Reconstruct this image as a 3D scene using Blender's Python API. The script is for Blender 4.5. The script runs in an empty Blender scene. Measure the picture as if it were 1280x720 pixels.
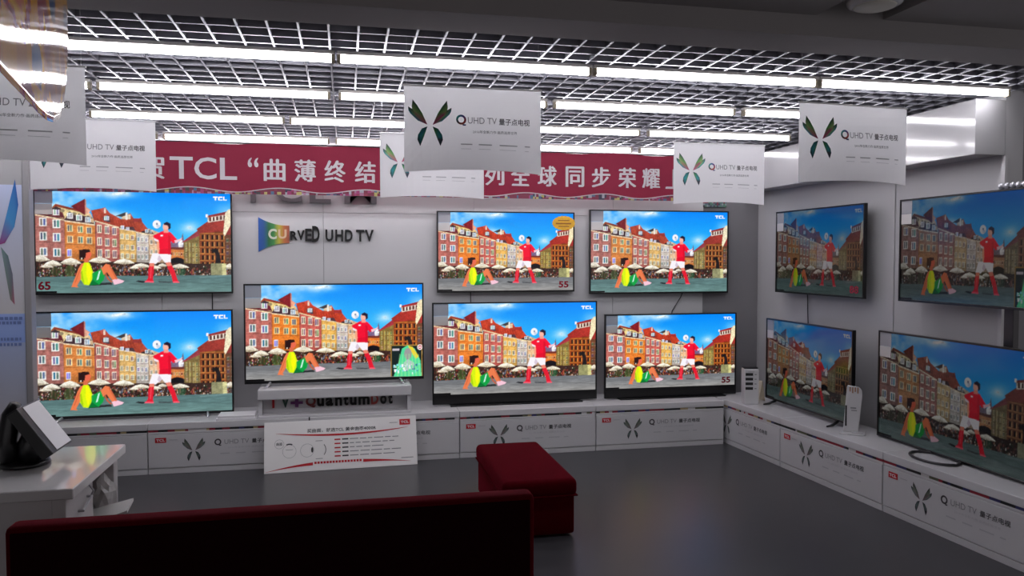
import bpy, bmesh, math, random
import numpy as np
from mathutils import Matrix, Vector

random.seed(7)
SC = bpy.context.scene
COL = SC.collection

# ------------------------------------------------------------------ camera, world, exposure
cam_d = bpy.data.cameras.new('camera')
cam = bpy.data.objects.new('camera', cam_d)
COL.objects.link(cam)
SC.camera = cam
cam_d.sensor_width = 36.0
cam_d.lens = 980.0 / 1280.0 * 36.0
cam_d.clip_start = 0.05
cam.location = (0, 0, 1.55)
cam.rotation_euler = (math.radians(90 - 2.22), 0, math.radians(-11.983))

world = bpy.data.worlds.new('world')
SC.world = world
world.use_nodes = True
world.node_tree.nodes['Background'].inputs[0].default_value = (0.50, 0.48, 0.50, 1)
world.node_tree.nodes['Background'].inputs[1].default_value = 0.80

SC.view_settings.view_transform = 'Standard'
SC.view_settings.look = 'None'
SC.view_settings.exposure = 0.0
SC.view_settings.gamma = 1.0
SC.view_settings.use_curve_mapping = False

TUBE_STRENGTH = 25.0
SCREEN_FRONT = 1.0
SCREEN_SIDE = 0.145  # oblique-view falloff put into the side screens' emission

# ------------------------------------------------------------------ materials
def lin(c):
    return tuple((x / 255 / 12.92) if x / 255 <= 0.04045 else ((x / 255 + 0.055) / 1.055) ** 2.4 for x in c[:3])

MATS = {}
def mat(name, rgb, rough=0.5, metal=0.0, spec=0.5, coat=0.0, noise=0.0, nscale=8.0, bump=0.0, bscale=200.0,
        emit=None, estr=0.0, attr=None, trans=0.0):
    if name in MATS: return MATS[name]
    m = bpy.data.materials.new(name); m.use_nodes = True
    nt = m.node_tree; b = nt.nodes['Principled BSDF']
    col = (*lin(rgb), 1)
    b.inputs['Base Color'].default_value = col
    b.inputs['Roughness'].default_value = rough
    b.inputs['Metallic'].default_value = metal
    b.inputs['Specular IOR Level'].default_value = spec
    b.inputs['Coat Weight'].default_value = coat
    if attr:
        a = nt.nodes.new('ShaderNodeAttribute'); a.attribute_name = attr
        nt.links.new(a.outputs['Color'], b.inputs['Base Color'])
    elif noise > 0:
        tc = nt.nodes.new('ShaderNodeTexCoord')
        n = nt.nodes.new('ShaderNodeTexNoise'); n.inputs['Scale'].default_value = nscale
        n.inputs['Detail'].default_value = 4
        mx = nt.nodes.new('ShaderNodeMix'); mx.data_type = 'RGBA'
        mx.inputs[6].default_value = tuple(c * (1 - noise) for c in col[:3]) + (1,)
        mx.inputs[7].default_value = tuple(min(1, c * (1 + noise)) for c in col[:3]) + (1,)
        nt.links.new(tc.outputs['Object'], n.inputs['Vector'])
        nt.links.new(n.outputs['Fac'], mx.inputs[0])
        nt.links.new(mx.outputs[2], b.inputs['Base Color'])
    if bump > 0:
        tc = nt.nodes.new('ShaderNodeTexCoord')
        n = nt.nodes.new('ShaderNodeTexNoise'); n.inputs['Scale'].default_value = bscale
        bp = nt.nodes.new('ShaderNodeBump'); bp.inputs['Strength'].default_value = bump
        bp.inputs['Distance'].default_value = 0.01
        nt.links.new(tc.outputs['Object'], n.inputs['Vector'])
        nt.links.new(n.outputs['Fac'], bp.inputs['Height'])
        nt.links.new(bp.outputs['Normal'], b.inputs['Normal'])
    if emit:
        b.inputs['Emission Color'].default_value = (*lin(emit), 1)
        b.inputs['Emission Strength'].default_value = estr
    if trans > 0:
        out = nt.nodes['Material Output']
        t = nt.nodes.new('ShaderNodeBsdfTransparent'); mxs = nt.nodes.new('ShaderNodeMixShader')
        mxs.inputs[0].default_value = trans
        nt.links.new(b.outputs[0], mxs.inputs[1]); nt.links.new(t.outputs[0], mxs.inputs[2])
        nt.links.new(mxs.outputs[0], out.inputs['Surface'])
    MATS[name] = m
    return m

def screen_mat(name, strength):
    m = bpy.data.materials.new(name); m.use_nodes = True
    nt = m.node_tree; b = nt.nodes['Principled BSDF']
    b.inputs['Base Color'].default_value = (0.004, 0.004, 0.005, 1)
    b.inputs['Roughness'].default_value = 0.12
    b.inputs['Specular IOR Level'].default_value = 0.3
    a = nt.nodes.new('ShaderNodeAttribute'); a.attribute_name = 'picture'
    nt.links.new(a.outputs['Color'], b.inputs['Emission Color'])
    b.inputs['Emission Strength'].default_value = strength
    return m

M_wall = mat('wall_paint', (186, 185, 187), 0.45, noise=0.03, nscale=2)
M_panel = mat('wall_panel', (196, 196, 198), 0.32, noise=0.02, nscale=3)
M_wall_dark = mat('bare_wall_and_shade_grey', (128, 126, 130), 0.6, noise=0.03)  # bare rear wall's own grey; on wall_side it stands in for shade
M_floor = mat('floor_vinyl', (60, 60, 63), 0.30, spec=0.4, noise=0.10, nscale=5)
M_ceil = mat('plaster', (150, 146, 146), 0.9, noise=0.05, nscale=3)
M_plenum = mat('plenum', (200, 196, 202), 0.95)
M_grid = mat('grid_metal', (140, 140, 148), 0.42, metal=0.5)
M_white = mat('white_lacquer', (203, 202, 204), 0.25, noise=0.02)
M_cab = mat('cabinet_white', (200, 199, 201), 0.3, noise=0.02)
M_gap = mat('dark_gap', (20, 20, 22), 0.8)
M_soffit = mat('glossy_white', (176, 175, 177), 0.12, coat=0.2)
M_paper = mat('poster_paper', (232, 231, 233), 0.38)
M_sheet = mat('poster_sheet', (242, 241, 243), 0.38)
_nt = M_sheet.node_tree; _t = _nt.nodes.new('ShaderNodeBsdfTranslucent'); _t.inputs[0].default_value = (.92, .92, .93, 1)
_x = _nt.nodes.new('ShaderNodeMixShader'); _x.inputs[0].default_value = .5
_nt.links.new(_nt.nodes['Principled BSDF'].outputs[0], _x.inputs[1]); _nt.links.new(_t.outputs[0], _x.inputs[2]); _nt.links.new(_x.outputs[0], _nt.nodes['Material Output'].inputs['Surface'])
M_black = mat('black_plastic', (14, 14, 16), 0.28)
M_blackm = mat('black_matte', (20, 20, 21), 0.6)
M_tube = mat('tube_glow', (255, 255, 255), 0.4, emit=(250, 248, 255), estr=TUBE_STRENGTH)
M_batten = mat('batten', (190, 186, 180), 0.5)
M_cap = mat('cap', (150, 140, 118), 0.5)
M_crim = mat('banner_cloth', (126, 5, 46), 0.75, noise=0.06, nscale=4, bump=0.15, bscale=30)
M_bannertext = mat('banner_text', (190, 184, 188), 0.7)
M_red = mat('velvet_red', (70, 0, 9), 0.9, spec=0.05, noise=0.2, nscale=30, bump=0.2, bscale=350)
M_reddark = mat('velvet_dark', (62, 3, 10), 0.95, noise=0.2, nscale=30, bump=0.2, bscale=350)
M_logo = mat('logo_red', (190, 20, 34), 0.5)
M_ink = mat('ink', (52, 52, 56), 0.6)
M_inkgrey = mat('ink_grey', (132, 132, 136), 0.6)
M_inklight = mat('ink_light', (178, 178, 182), 0.6)
M_print = mat('colour_print', (255, 255, 255), 0.5, attr='tint')
M_thread = mat('thread', (190, 190, 195), 0.5)
M_letter = mat('black_acrylic', (22, 22, 24), 0.2)
M_greyletter = mat('grey_letter', (120, 118, 122), 0.4)
M_desk = mat('desk_glass_white', (206, 204, 204), 0.10, coat=0.5, noise=0.02)
M_deskbody = mat('desk_body', (196, 193, 193), 0.4)
M_stick = mat('sticker_red_digits', (150, 10, 44), 0.5)
for _m in (M_red,):
    _b = _m.node_tree.nodes['Principled BSDF']; _b.inputs['Sheen Weight'].default_value = .28; _b.inputs['Sheen Roughness'].default_value = .35; _b.inputs['Sheen Tint'].default_value = (.75, .01, .06, 1)
M_film = mat('film_sticker', (176, 174, 178), 0.4, trans=0.2)
M_film2 = mat('film_label', (214, 210, 208), 0.4, trans=0.15)
M_gold = mat('gold_sticker', (222, 170, 30), 0.35, noise=0.25, nscale=60)
M_goldink = mat('gold_sticker_ink', (150, 90, 10), 0.5)
M_silver = mat('silver_bead', (222, 222, 228), 0.2, metal=0.55)
M_cream = mat('cream_card', (222, 214, 190), 0.5)
M_bag = mat('plastic_bag', (214, 212, 210), 0.35)
M_kraft = mat('kraft', (158, 116, 60), 0.8)
M_board = mat('foam_board', (236, 234, 232), 0.45)
M_metal = mat('dark_metal', (70, 68, 70), 0.35, metal=0.7)
S_front = screen_mat('screen_front', SCREEN_FRONT)
S_side = screen_mat('screen_side', SCREEN_SIDE)

# ------------------------------------------------------------------ mesh helpers
class MB:
    def __init__(s): s.v = []; s.f = []; s.c = []
    def add(s, vs, fs, col=None):
        o = len(s.v); s.v += [tuple(p) for p in vs]; s.f += [tuple(i + o for i in f) for f in fs]
        s.c += [col if col else (1, 1, 1)] * len(vs) if not (col and isinstance(col, list)) else col
        return s
    def box(s, x0, x1, y0, y1, z0, z1, col=None):
        vs = [(x0,y0,z0),(x1,y0,z0),(x1,y1,z0),(x0,y1,z0),(x0,y0,z1),(x1,y0,z1),(x1,y1,z1),(x0,y1,z1)]
        fs = [(3,2,1,0),(4,5,6,7),(0,1,5,4),(1,2,6,5),(2,3,7,6),(3,0,4,7)]
        return s.add(vs, fs, col)
    def tube(s, pts, r, n=10, col=None, caps=True):
        pts = [Vector(p) for p in pts]; rs = r if isinstance(r, (list, tuple)) else [r] * len(pts)
        vs = []; fs = []; up = None
        for i, p in enumerate(pts):
            d = (pts[min(i + 1, len(pts) - 1)] - pts[max(i - 1, 0)]).normalized()
            if up is None:
                up = Vector((0, 0, 1)) if abs(d.z) < 0.9 else Vector((1, 0, 0))
            a = d.cross(up).normalized(); b = a.cross(d).normalized(); up = b
            for k in range(n):
                t = 2 * math.pi * k / n
                vs.append(p + a * rs[i] * math.cos(t) + b * rs[i] * math.sin(t))
        for i in range(len(pts) - 1):
            for k in range(n):
                k2 = (k + 1) % n
                fs.append((i*n+k, i*n+k2, (i+1)*n+k2, (i+1)*n+k))
        if caps:
            fs.append(tuple(range(n - 1, -1, -1))); fs.append(tuple((len(pts) - 1) * n + k for k in range(n)))
        return s.add(vs, fs, col)
    def prism(s, poly, y0, y1, col=None):
        """poly in (x,z), extruded along y"""
        n = len(poly)
        vs = [(x, y0, z) for x, z in poly] + [(x, y1, z) for x, z in poly]
        fs = [tuple(range(n)), tuple(range(2 * n - 1, n - 1, -1))]
        for i in range(n):
            j = (i + 1) % n; fs.append((j, i, i + n, j + n))
        return s.add(vs, fs, col)
    def flat(s, poly, y, col=None):
        """single-sided print polygon in (x,z) at depth y"""
        return s.add([(x, y, z) for x, z in poly], [tuple(range(len(poly)))], col)
    def bar(s, x0, x1, z0, z1, y, col=None):
        return s.flat([(x0, z0), (x1, z0), (x1, z1), (x0, z1)], y, col)
    def ring(s, cx, cz, r0, r1, y, n=32, colf=None, a0=0, a1=2 * math.pi, sx=1.0):
        vs = []; fs = []; cs = []
        for k in range(n + 1):
            t = a0 + (a1 - a0) * k / n
            for r in (r0, r1):
                vs.append((cx + r * sx * math.cos(t), y, cz + r * math.sin(t))); cs.append(colf(t) if colf else (1, 1, 1))
        for k in range(n): fs.append((2*k, 2*k+1, 2*k+3, 2*k+2))
        return s.add(vs, fs, cs)
    def lathe(s, prof, cx=0, cy=0, n=24, col=None):
        vs = []; fs = []; m = len(prof)
        for k in range(n):
            t = 2 * math.pi * k / n
            for r, z in prof: vs.append((cx + r * math.cos(t), cy + r * math.sin(t), z))
        for k in range(n):
            k2 = (k + 1) % n
            for i in range(m - 1): fs.append((k*m+i, k2*m+i, k2*m+i+1, k*m+i+1))
        fs.append(tuple(k * m for k in range(n - 1, -1, -1))); fs.append(tuple(k * m + m - 1 for k in range(n)))
        return s.add(vs, fs, col)
    def map(s, fn): s.v = [fn(*p) for p in s.v]; return s
    def mesh(s, name, bevel=0.0, seg=2, smooth=False):
        me = bpy.data.meshes.new(name)
        me.from_pydata(s.v, [], s.f)
        if any(c != (1, 1, 1) for c in s.c):
            a = me.color_attributes.new('tint', 'FLOAT_COLOR', 'POINT')
            arr = np.ones((len(s.v), 4), np.float32); arr[:, :3] = np.array(s.c, np.float32)
            a.data.foreach_set('color', arr.ravel())
        if bevel > 0 or smooth:
            bm = bmesh.new(); bm.from_mesh(me)
            bmesh.ops.recalc_face_normals(bm, faces=bm.faces)
            if bevel > 0:
                es = [e for e in bm.edges if len(e.link_faces) == 2 and e.calc_face_angle(0) > 0.5]
                bmesh.ops.bevel(bm, geom=es, offset=bevel, segments=seg, affect='EDGES', profile=0.5, clamp_overlap=True)
            bm.to_mesh(me); bm.free()
            if smooth:
                me.shade_smooth()
        me.update()
        return me
    def build(s, name, m, parent=None, bevel=0.0, seg=2, smooth=False):
        return obj(name, s.mesh(name, bevel, seg, smooth), m, parent)

def obj(name, me, m, parent=None):
    if m and not me.materials: me.materials.append(m)
    o = bpy.data.objects.new(name, me); COL.objects.link(o)
    if parent: o.parent = parent
    return o
def empty(name, loc=(0, 0, 0), rz=0.0):
    o = bpy.data.objects.new(name, None); COL.objects.link(o)
    o.location = loc; o.rotation_euler = (0, 0, rz); o.empty_display_size = 0.05
    return o
def tag(o, label=None, cat=None, group=None, kind=None):
    if label: o['label'] = label
    if cat: o['category'] = cat
    if group: o['group'] = group
    if kind: o['kind'] = kind
    return o
def struct(name, mb, m, label, cat, bevel=0.0):
    o = mb.build(name, m, None, bevel); return tag(o, label, cat, kind='structure')
def copy_tree(o, parent=None):
    c = o.copy(); COL.objects.link(c); c.parent = parent
    for ch in list(o.children): copy_tree(ch, c)
    return c

TXT = {}
def text_data(s, bold=0.0, extrude=0.0, res=3):
    """text outline filled as a mesh, size 1, in (x,z); returns verts, faces, (x0,x1,z0,z1)"""
    key = (s, bold, extrude, res)
    if key in TXT: return TXT[key]
    cu = bpy.data.curves.new('lettering', 'FONT'); cu.body = s; cu.size = 1.0
    cu.offset = bold; cu.extrude = extrude; cu.resolution_u = res; cu.fill_mode = 'BOTH' if extrude else 'FRONT'
    o = bpy.data.objects.new('lettering', cu); COL.objects.link(o)
    dg = bpy.context.evaluated_depsgraph_get()
    me = bpy.data.meshes.new_from_object(o.evaluated_get(dg))
    vs = [(v.co.x, -v.co.z, v.co.y) for v in me.vertices]
    fs = [tuple(p.vertices) for p in me.polygons]
    bpy.data.objects.remove(o); bpy.data.curves.remove(cu); bpy.data.meshes.remove(me)
    xs = [v[0] for v in vs] or [0]; zs = [v[2] for v in vs] or [0]
    TXT[key] = (vs, fs, (min(xs), max(xs), min(zs), max(zs)))
    return TXT[key]
def put_text(mb, s, x0, x1, z0, z1, y, bold=0.0, extrude=0.0, col=None, res=3):
    """fit the lettering into the box x0..x1, z0..z1"""
    vs, fs, (a, b, c, d) = text_data(s, bold, extrude, res)
    kx = (x1 - x0) / max(b - a, 1e-6); kz = (z1 - z0) / max(d - c, 1e-6)
    mb.add([(x0 + (v[0] - a) * kx, y + v[1] * kz, z0 + (v[2] - c) * kz) for v in vs], fs, col)
    return mb

# ------------------------------------------------------------------ the picture on the screens
W, H = 600, 336
GX, GY = 300, 168
def paint(teal=False, popup=False, sat=1.0):
    rng = np.random.default_rng(11)
    img = np.zeros((H, W, 3), np.float32)
    yy, xx = np.mgrid[0:H, 0:W]
    U = (xx + .5) / W; V = (yy + .5) / H
    def cv(c): return np.array(c, np.float32)
    def m(p):
        u = (p[0] - 66) / 1006.0; v = (p[1] - 72) / (553 - 27 * u); return u * W, v * H
    def poly(pts, col, alpha=1.0):
        P = [m(p) for p in pts]
        x0 = max(0, int(min(p[0] for p in P)) - 1); x1 = min(W, int(max(p[0] for p in P)) + 2)
        y0 = max(0, int(min(p[1] for p in P)) - 1); y1 = min(H, int(max(p[1] for p in P)) + 2)
        if x1 <= x0 or y1 <= y0: return
        X = xx[y0:y1, x0:x1] + .5; Y = yy[y0:y1, x0:x1] + .5
        ins = np.zeros(X.shape, bool)
        for i in range(len(P)):
            (ax, ay), (bx, by) = P[i], P[i - 1]
            c = ((ay > Y) != (by > Y)) & (X < (bx - ax) * (Y - ay) / (by - ay + 1e-9) + ax)
            ins ^= c
        sub = img[y0:y1, x0:x1]
        sub[ins] = sub[ins] * (1 - alpha) + cv(col) * alpha
    def rect(x0, y0, x1, y1, col, alpha=1.0): poly([(x0, y0), (x1, y0), (x1, y1), (x0, y1)], col, alpha)
    def disc(cx, cy, rx, ry, col, alpha=1.0, n=20):
        poly([(cx + rx * math.cos(2 * math.pi * k / n), cy + ry * math.sin(2 * math.pi * k / n)) for k in range(n)], col, alpha)
    def smooth_noise(sx, sy, seed):
        r = np.random.default_rng(seed).random((sy + 2, sx + 2)).astype(np.float32)
        gx = U * sx; gy = V * sy; ix = gx.astype(int); iy = gy.astype(int); fx = gx - ix; fy = gy - iy
        fx = fx * fx * (3 - 2 * fx); fy = fy * fy * (3 - 2 * fy)
        return (r[iy, ix] * (1 - fx) * (1 - fy) + r[iy, ix + 1] * fx * (1 - fy) + r[iy + 1, ix] * (1 - fx) * fy + r[iy + 1, ix + 1] * fx * fy)
    # sky
    t = np.clip(V / 0.6, 0, 1)[..., None]
    img[:] = cv((4, 132, 244)) * (1 - t) + cv((70, 194, 250)) * t
    cl = smooth_noise(7, 8, 3) * .55 + smooth_noise(18, 20, 4) * .3 + smooth_noise(45, 40, 5) * .15
    mask = np.clip((1.02 - U * 2.05 - V * .9) * 1.5, 0, 1) + np.exp(-((U - .44) / .09) ** 2 - ((V - .03) / .04) ** 2) + \
        .7 * np.exp(-((U - .78) / .05) ** 2 - ((V - .36) / .06) ** 2) + .6 * np.exp(-((U - .4) / .08) ** 2 - ((V - .24) / .05) ** 2) + .6*np.exp(-((U - .98) / .05) ** 2 - ((V - .2) / .09) ** 2)
    a = np.clip(mask * (cl * 1.7 - .15), 0, 1)[..., None]
    img[:] = img * (1 - a) + cv((226, 238, 246)) * a
    # ---- far roofs and the left terrace
    def win(x, y, w, h, frame=(236, 232, 226), pane=(92, 112, 138)):
        rect(x - w / 2, y - h / 2, x + w / 2, y + h / 2, frame)
        pw = w * .26
        for sx in (-1, 1):
            c = tuple(min(255, max(0, k + random.randint(-35, 35))) for k in pane)
            rect(x + sx * w * .2 - pw / 2, y - h * .38, x + sx * w * .2 + pw / 2, y + h * .38, c)
    random.seed(5)
    poly([(560, 300), (640, 270), (720, 300), (720, 470), (560, 470)], (214, 176, 138))
    poly([(485, 240), (520, 200), (545, 190), (560, 215), (600, 228), (640, 280), (600, 300), (500, 280)], (196, 62, 36))
    rect(500, 196, 545, 222, (226, 196, 160)); poly([(470, 205), (520, 185), (535, 196), (500, 210)], (70, 66, 70)); rect(520, 186, 530, 225, (240, 235, 225))
    poly([(555, 218), (600, 215), (606, 235), (560, 236)], (168, 48, 44))
    poly([(600, 285), (650, 275), (665, 300), (600, 300)], (60, 44, 50)); win(628, 282, 16, 18); win(648, 287, 14, 16)
    # cream attic and gables
    poly([(66, 190), (150, 168), (165, 148), (300, 180), (345, 196), (365, 250), (210, 225), (66, 212)], (232, 200, 128))
    poly([(150, 170), (170, 146), (300, 178), (300, 190), (172, 160)], (150, 52, 30))
    poly([(245, 158), (315, 118), (316, 205), (280, 182)], (132, 26, 34)); poly([(316, 118), (322, 122), (324, 190), (316, 200)], (220, 130, 110))
    poly([(322, 160), (345, 176), (330, 200), (318, 190)], (226, 150, 120))
    poly([(66, 196), (150, 206), (215, 226), (215, 240), (66, 212)], (96, 30, 44))
    poly([(130, 205), (160, 168), (200, 178), (215, 222)], (110, 34, 46)); win(172, 188, 34, 38, pane=(120, 140, 170)); poly([(148, 172), (172, 160), (198, 170), (196, 176), (150, 176)], (60, 44, 52))
    for x, y in ((203, 182), (262, 198)): disc(x, y, 12, 9, (150, 130, 90))
    poly([(346, 178), (418, 162), (440, 190), (504, 225), (590, 256), (500, 276), (360, 236)], (196, 60, 34))
    for k in range(14): poly([(360 + k * 15, 232 - 30 * max(0, 1 - abs(k - 4) / 5)), (366 + k * 15, 232 - 30 * max(0, 1 - abs(k - 4) / 5)), (376 + k * 15, 262), (370 + k * 15, 262)], (150, 40, 26), .5)
    poly([(395, 168), (418, 160), (424, 185), (404, 186)], (190, 70, 60)); rect(412, 164, 422, 192, (232, 190, 170))
    poly([(210, 236), (232, 195), (262, 205), (300, 205), (345, 215), (362, 252)], (74, 46, 56))
    poly([(318, 210), (340, 190), (362, 232), (352, 246)], (222, 180, 130))
    for x, y in ((240, 208), (286, 218), (330, 228)):
        poly([(x - 20, y - 8), (x, y - 22), (x + 22, y - 8)], (50, 54, 66)); win(x, y, 30, 30, pane=(150, 170, 200))
    poly([(405, 215), (428, 200), (440, 210), (440, 240), (408, 232)], (70, 72, 90)); win(424, 218, 24, 22, pane=(140, 160, 190))
    # facades
    def facade(x0, x1, ty0, ty1, by, col, cols, rows, ww, wh, frame=(236, 230, 222), pane=(92, 112, 138), slope=0.13):
        poly([(x0, ty0), (x1, ty1), (x1, by), (x0, by)], col)
        for k in range(26):
            bx = random.uniform(x0, x1 - 12); byy = random.uniform(ty0, by - 10)
            rect(bx, byy, bx + random.uniform(10, 40) if bx + 40 < x1 else x1, byy + 4, tuple(c * random.uniform(.85, 1.1) for c in col), .5)
        poly([(x0, ty0), (x0 + 4, ty0), (x0 + 4, by), (x0, by)], tuple(c * .6 for c in col), .7)
        poly([(x0, by - 60), (x1, by - 60), (x1, by), (x0, by)], tuple(c * .7 for c in col), .5)
        poly([(x0, ty0 - 4), (x1, ty1 - 4), (x1, ty1 + 3), (x0, ty0 + 3)], (240, 206, 160))
        for j, ry in enumerate(rows):
            rect(x0, ry + wh * .72, x1, ry + wh * .72 + 3, tuple(c * .78 for c in col), .8)
            for cx in cols: win(cx, ry + (cx - x0) * slope * (1 - j / max(1, len(rows))), ww, wh, frame, pane)
    facade(66, 212, 206, 232, 470, (184, 102, 92), (106, 172), (238, 315, 400), 38, 46, pane=(90, 108, 130))
    facade(212, 365, 236, 256, 470, (232, 124, 42), (238, 290, 334), (272, 332), 30, 38, (240, 200, 130), (90, 100, 110), .1)
    win(234, 406, 24, 40, pane=(90, 140, 210)); rect(282, 388, 322, 440, (52, 30, 26)); rect(290, 392, 298, 440, (215, 200, 180))
    facade(365, 487, 234, 268, 470, (198, 92, 82), (386, 425, 462), (272, 340, 404), 24, 44, (244, 220, 190), (120, 100, 110), .14)
    facade(487, 572, 272, 286, 470, (228, 172, 84), (500, 527, 553), (312, 368, 416), 17, 28, (242, 224, 180), (120, 110, 90), .1)
    facade(572, 636, 290, 302, 470, (200, 186, 176), (584, 604, 624), (326, 376, 420), 13, 26, (240, 236, 230), (120, 120, 130), .08)
    facade(636, 720, 300, 312, 470, (220, 174, 130), (650, 676, 700), (340, 392), 13, 24, (240, 224, 200), (110, 90, 90), .05)
    poly([(487, 262), (560, 262), (572, 284), (487, 270)], (84, 52, 60)); win(503, 266, 18, 20, pane=(170, 190, 215)); win(530, 272, 18, 18, pane=(170, 190, 215))
    # middle distance
    poly([(735, 380), (760, 330), (800, 345), (815, 290), (822, 340), (880, 320), (890, 470), (735, 470)], (118, 96, 132))
    poly([(790, 345), (808, 322), (818, 345), (812, 365), (792, 365)], (238, 234, 240))
    poly([(742, 372), (830, 380), (830, 440), (742, 440)], (222, 116, 42)); rect(742, 366, 830, 378, (120, 50, 40))
    for k in range(6): win(755 + k * 13, 402, 8, 18, (240, 190, 120), (120, 80, 50))
    disc(785, 440, 38, 20, (26, 22, 30))
    # right block
    poly([(818, 338), (905, 282), (925, 300), (925, 520), (818, 520)], (134, 108, 52)); poly([(808, 340), (905, 268), (918, 296), (822, 338)], (166, 50, 62))
    for k in range(5):
        for j in range(6): win(832 + k * 18, 352 + j * 27, 9, 20, (206, 186, 110), (110, 100, 60))
    for k in range(3): rect(846 + k * 30, 338, 851 + k * 30, 505, (190, 160, 80))
    poly([(900, 280), (1042, 262), (1045, 520), (905, 520)], (150, 66, 26))
    for k in range(5):
        for j in range(6):
            rect(914 + k * 26, 298 + j * 36, 926 + k * 26, 322 + j * 36, (44, 26, 20)); rect(926 + k * 26, 298 + j * 36, 931 + k * 26, 322 + j * 36, (222, 140, 60))
    for j in range(6): rect(905, 288 + j * 36, 1040, 292 + j * 36, (216, 130, 40), .8)
    poly([(888, 268), (948, 226), (1052, 206), (1040, 276), (905, 290)], (172, 46, 36))
    poly([(944, 200), (1060, 178), (1062, 214), (950, 232)], (226, 206, 188)); poly([(938, 198), (1050, 172), (1060, 186), (948, 206)], (160, 40, 40))
    for k in range(5): rect(956 + k * 19, 205 - k * 3, 966 + k * 19, 226 - k * 3, (88, 30, 24))
    poly([(1042, 180), (1060, 160), (1080, 160), (1080, 235), (1040, 310), (1030, 288)], (238, 220, 178))
    poly([(1040, 300), (1080, 225), (1080, 300)], (160, 50, 44)); poly([(1038, 298), (1080, 292), (1080, 520), (1040, 520)], (116, 70, 46))
    for j in range(5): win(1052, 325 + j * 34, 14, 20, (150, 120, 96), (40, 36, 44)); win(1070, 325 + j * 34, 10, 20, (150, 120, 96), (40, 36, 44))
    rect(938, 188, 950, 204, (244, 240, 236))
    # ---- crowd, umbrellas, ground
    hz = lambda x: 536 - (x - 66) * .028
    poly([(66, 446), (1080, 452), (1080, hz(1080) + 4), (66, hz(66) + 4)], (64, 40, 34))
    for k in range(900):
        x = random.uniform(66, 1075); y = random.uniform(462, hz(x)); s = random.uniform(3, 8)
        c = random.choice([(226, 214, 200), (196, 120, 70), (120, 40, 34), (150, 90, 50), (40, 60, 36), (60, 96, 40), (196, 180, 170), (30, 24, 26), (90, 50, 40), (200, 60, 70), (110, 130, 170), (46, 36, 30)])
        rect(x, y, x + s, y + s * 1.6, c, .85)
    disc(235, 505, 26, 34, (70, 96, 44), .7); disc(160, 505, 22, 26, (58, 70, 36), .7); disc(805, 495, 22, 22, (40, 92, 56), .8)
    for x, y, w, h in ((86, 436, 52, 26), (150, 462, 46, 24), (240, 450, 54, 28), (120, 478, 34, 14), (385, 440, 58, 24), (508, 446, 56, 22), (596, 466, 50, 18), (668, 474, 34, 14), (706, 462, 26, 14), (796, 466, 52, 18), (1062, 462, 30, 22), (560, 478, 26, 12)):
        poly([(x - w, y + h * .4), (x - w * .6, y - h * .25), (x, y - h * .7), (x + w * .6, y - h * .25), (x + w, y + h * .4), (x, y + h * .65)], (236, 226, 204))
        poly([(x - w, y + h * .4), (x, y + h * .2), (x + w, y + h * .4), (x, y + h * .75)], (196, 180, 150)); rect(x - 2, y + h * .5, x + 2, y + h * 2.2, (120, 90, 70))
    # statue on its plinth
    rect(962, 448, 1040, 512, (148, 146, 98)); rect(1020, 448, 1044, 512, (206, 200, 130))
    poly([(985, 448), (990, 410), (978, 380), (1000, 372), (1010, 400), (1016, 448)], (36, 30, 32)); poly([(960, 380), (990, 366), (1000, 384), (975, 392)], (36, 30, 32))
    g0 = (78, 118, 120) if teal else (106, 110, 116); g1 = (96, 140, 136) if teal else (150, 148, 146)
    poly([(66, hz(66)), (1080, hz(1080)), (1080, 640), (66, 640)], g0)
    gn = smooth_noise(14, 70, 8) * .55 + smooth_noise(40, 160, 9) * .45
    gm = (V * (553 - 27 * U) + 72 > 537 - U * 29)
    aa = np.clip((V - .82) / .18, 0, 1)[..., None]
    gcol = (cv(g0) * (1 - aa) + cv(g1) * aa) * (.82 + .34 * gn[..., None])
    img[gm] = gcol[gm]
    if teal: poly([(900, 520), (1075, 505), (1075, 514), (900, 528)], (120, 160, 160), .4)
    poly([(580, 546), (640, 552), (600, 558), (565, 552)], (40, 40, 46)); poly([(330, 566), (440, 560), (450, 570), (330, 580)], (44, 50, 52)); poly([(680,548),(760,550),(740,556),(690,556)], (60,62,68), .7)
    tex = (smooth_noise(60, 30, 21) - .5) * .22 + (smooth_noise(200, 110, 22) - .5) * .22
    tex = np.where((img[..., 2] > img[..., 0] + 60) | gm, 0, tex)[..., None]
    img[:] = np.clip(img * (1 + tex), 0, 255)
    lum = img.mean(-1, keepdims=True); sk = np.where((img[..., 2] > img[..., 0] + 60)[..., None], 1.0, sat)
    img[:] = lum + (img - lum) * sk
    # ---- seated man
    skin = (226, 122, 78)
    poly([(292, 462), (318, 452), (312, 490), (290, 540), (268, 580), (276, 588), (240, 588), (246, 570), (262, 530), (276, 490)], skin)
    poly([(306, 454), (322, 448), (336, 462), (350, 505), (350, 545), (332, 577), (304, 574), (288, 548), (290, 500)], (206, 232, 22)); poly([(318, 456), (332, 466), (344, 510), (328, 570), (316, 520)], (246, 240, 20)); poly([(289, 505), (296, 500), (306, 572), (292, 552)], (160, 200, 16))
    poly([(346, 512), (396, 486), (412, 500), (404, 545), (380, 572), (328, 578), (345, 545)], (20, 156, 70)); poly([(380, 500), (388, 498), (376, 545), (366, 550)], (200, 240, 225))
    poly([(392, 486), (415, 460), (436, 466), (474, 540), (462, 552), (446, 545), (420, 505), (404, 520)], skin)
    poly([(410, 500), (430, 540), (450, 556), (440, 560), (420, 540)], (190, 90, 60))
    poly([(446, 546), (474, 538), (508, 550), (498, 560), (456, 572)], (236, 190, 206))
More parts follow.
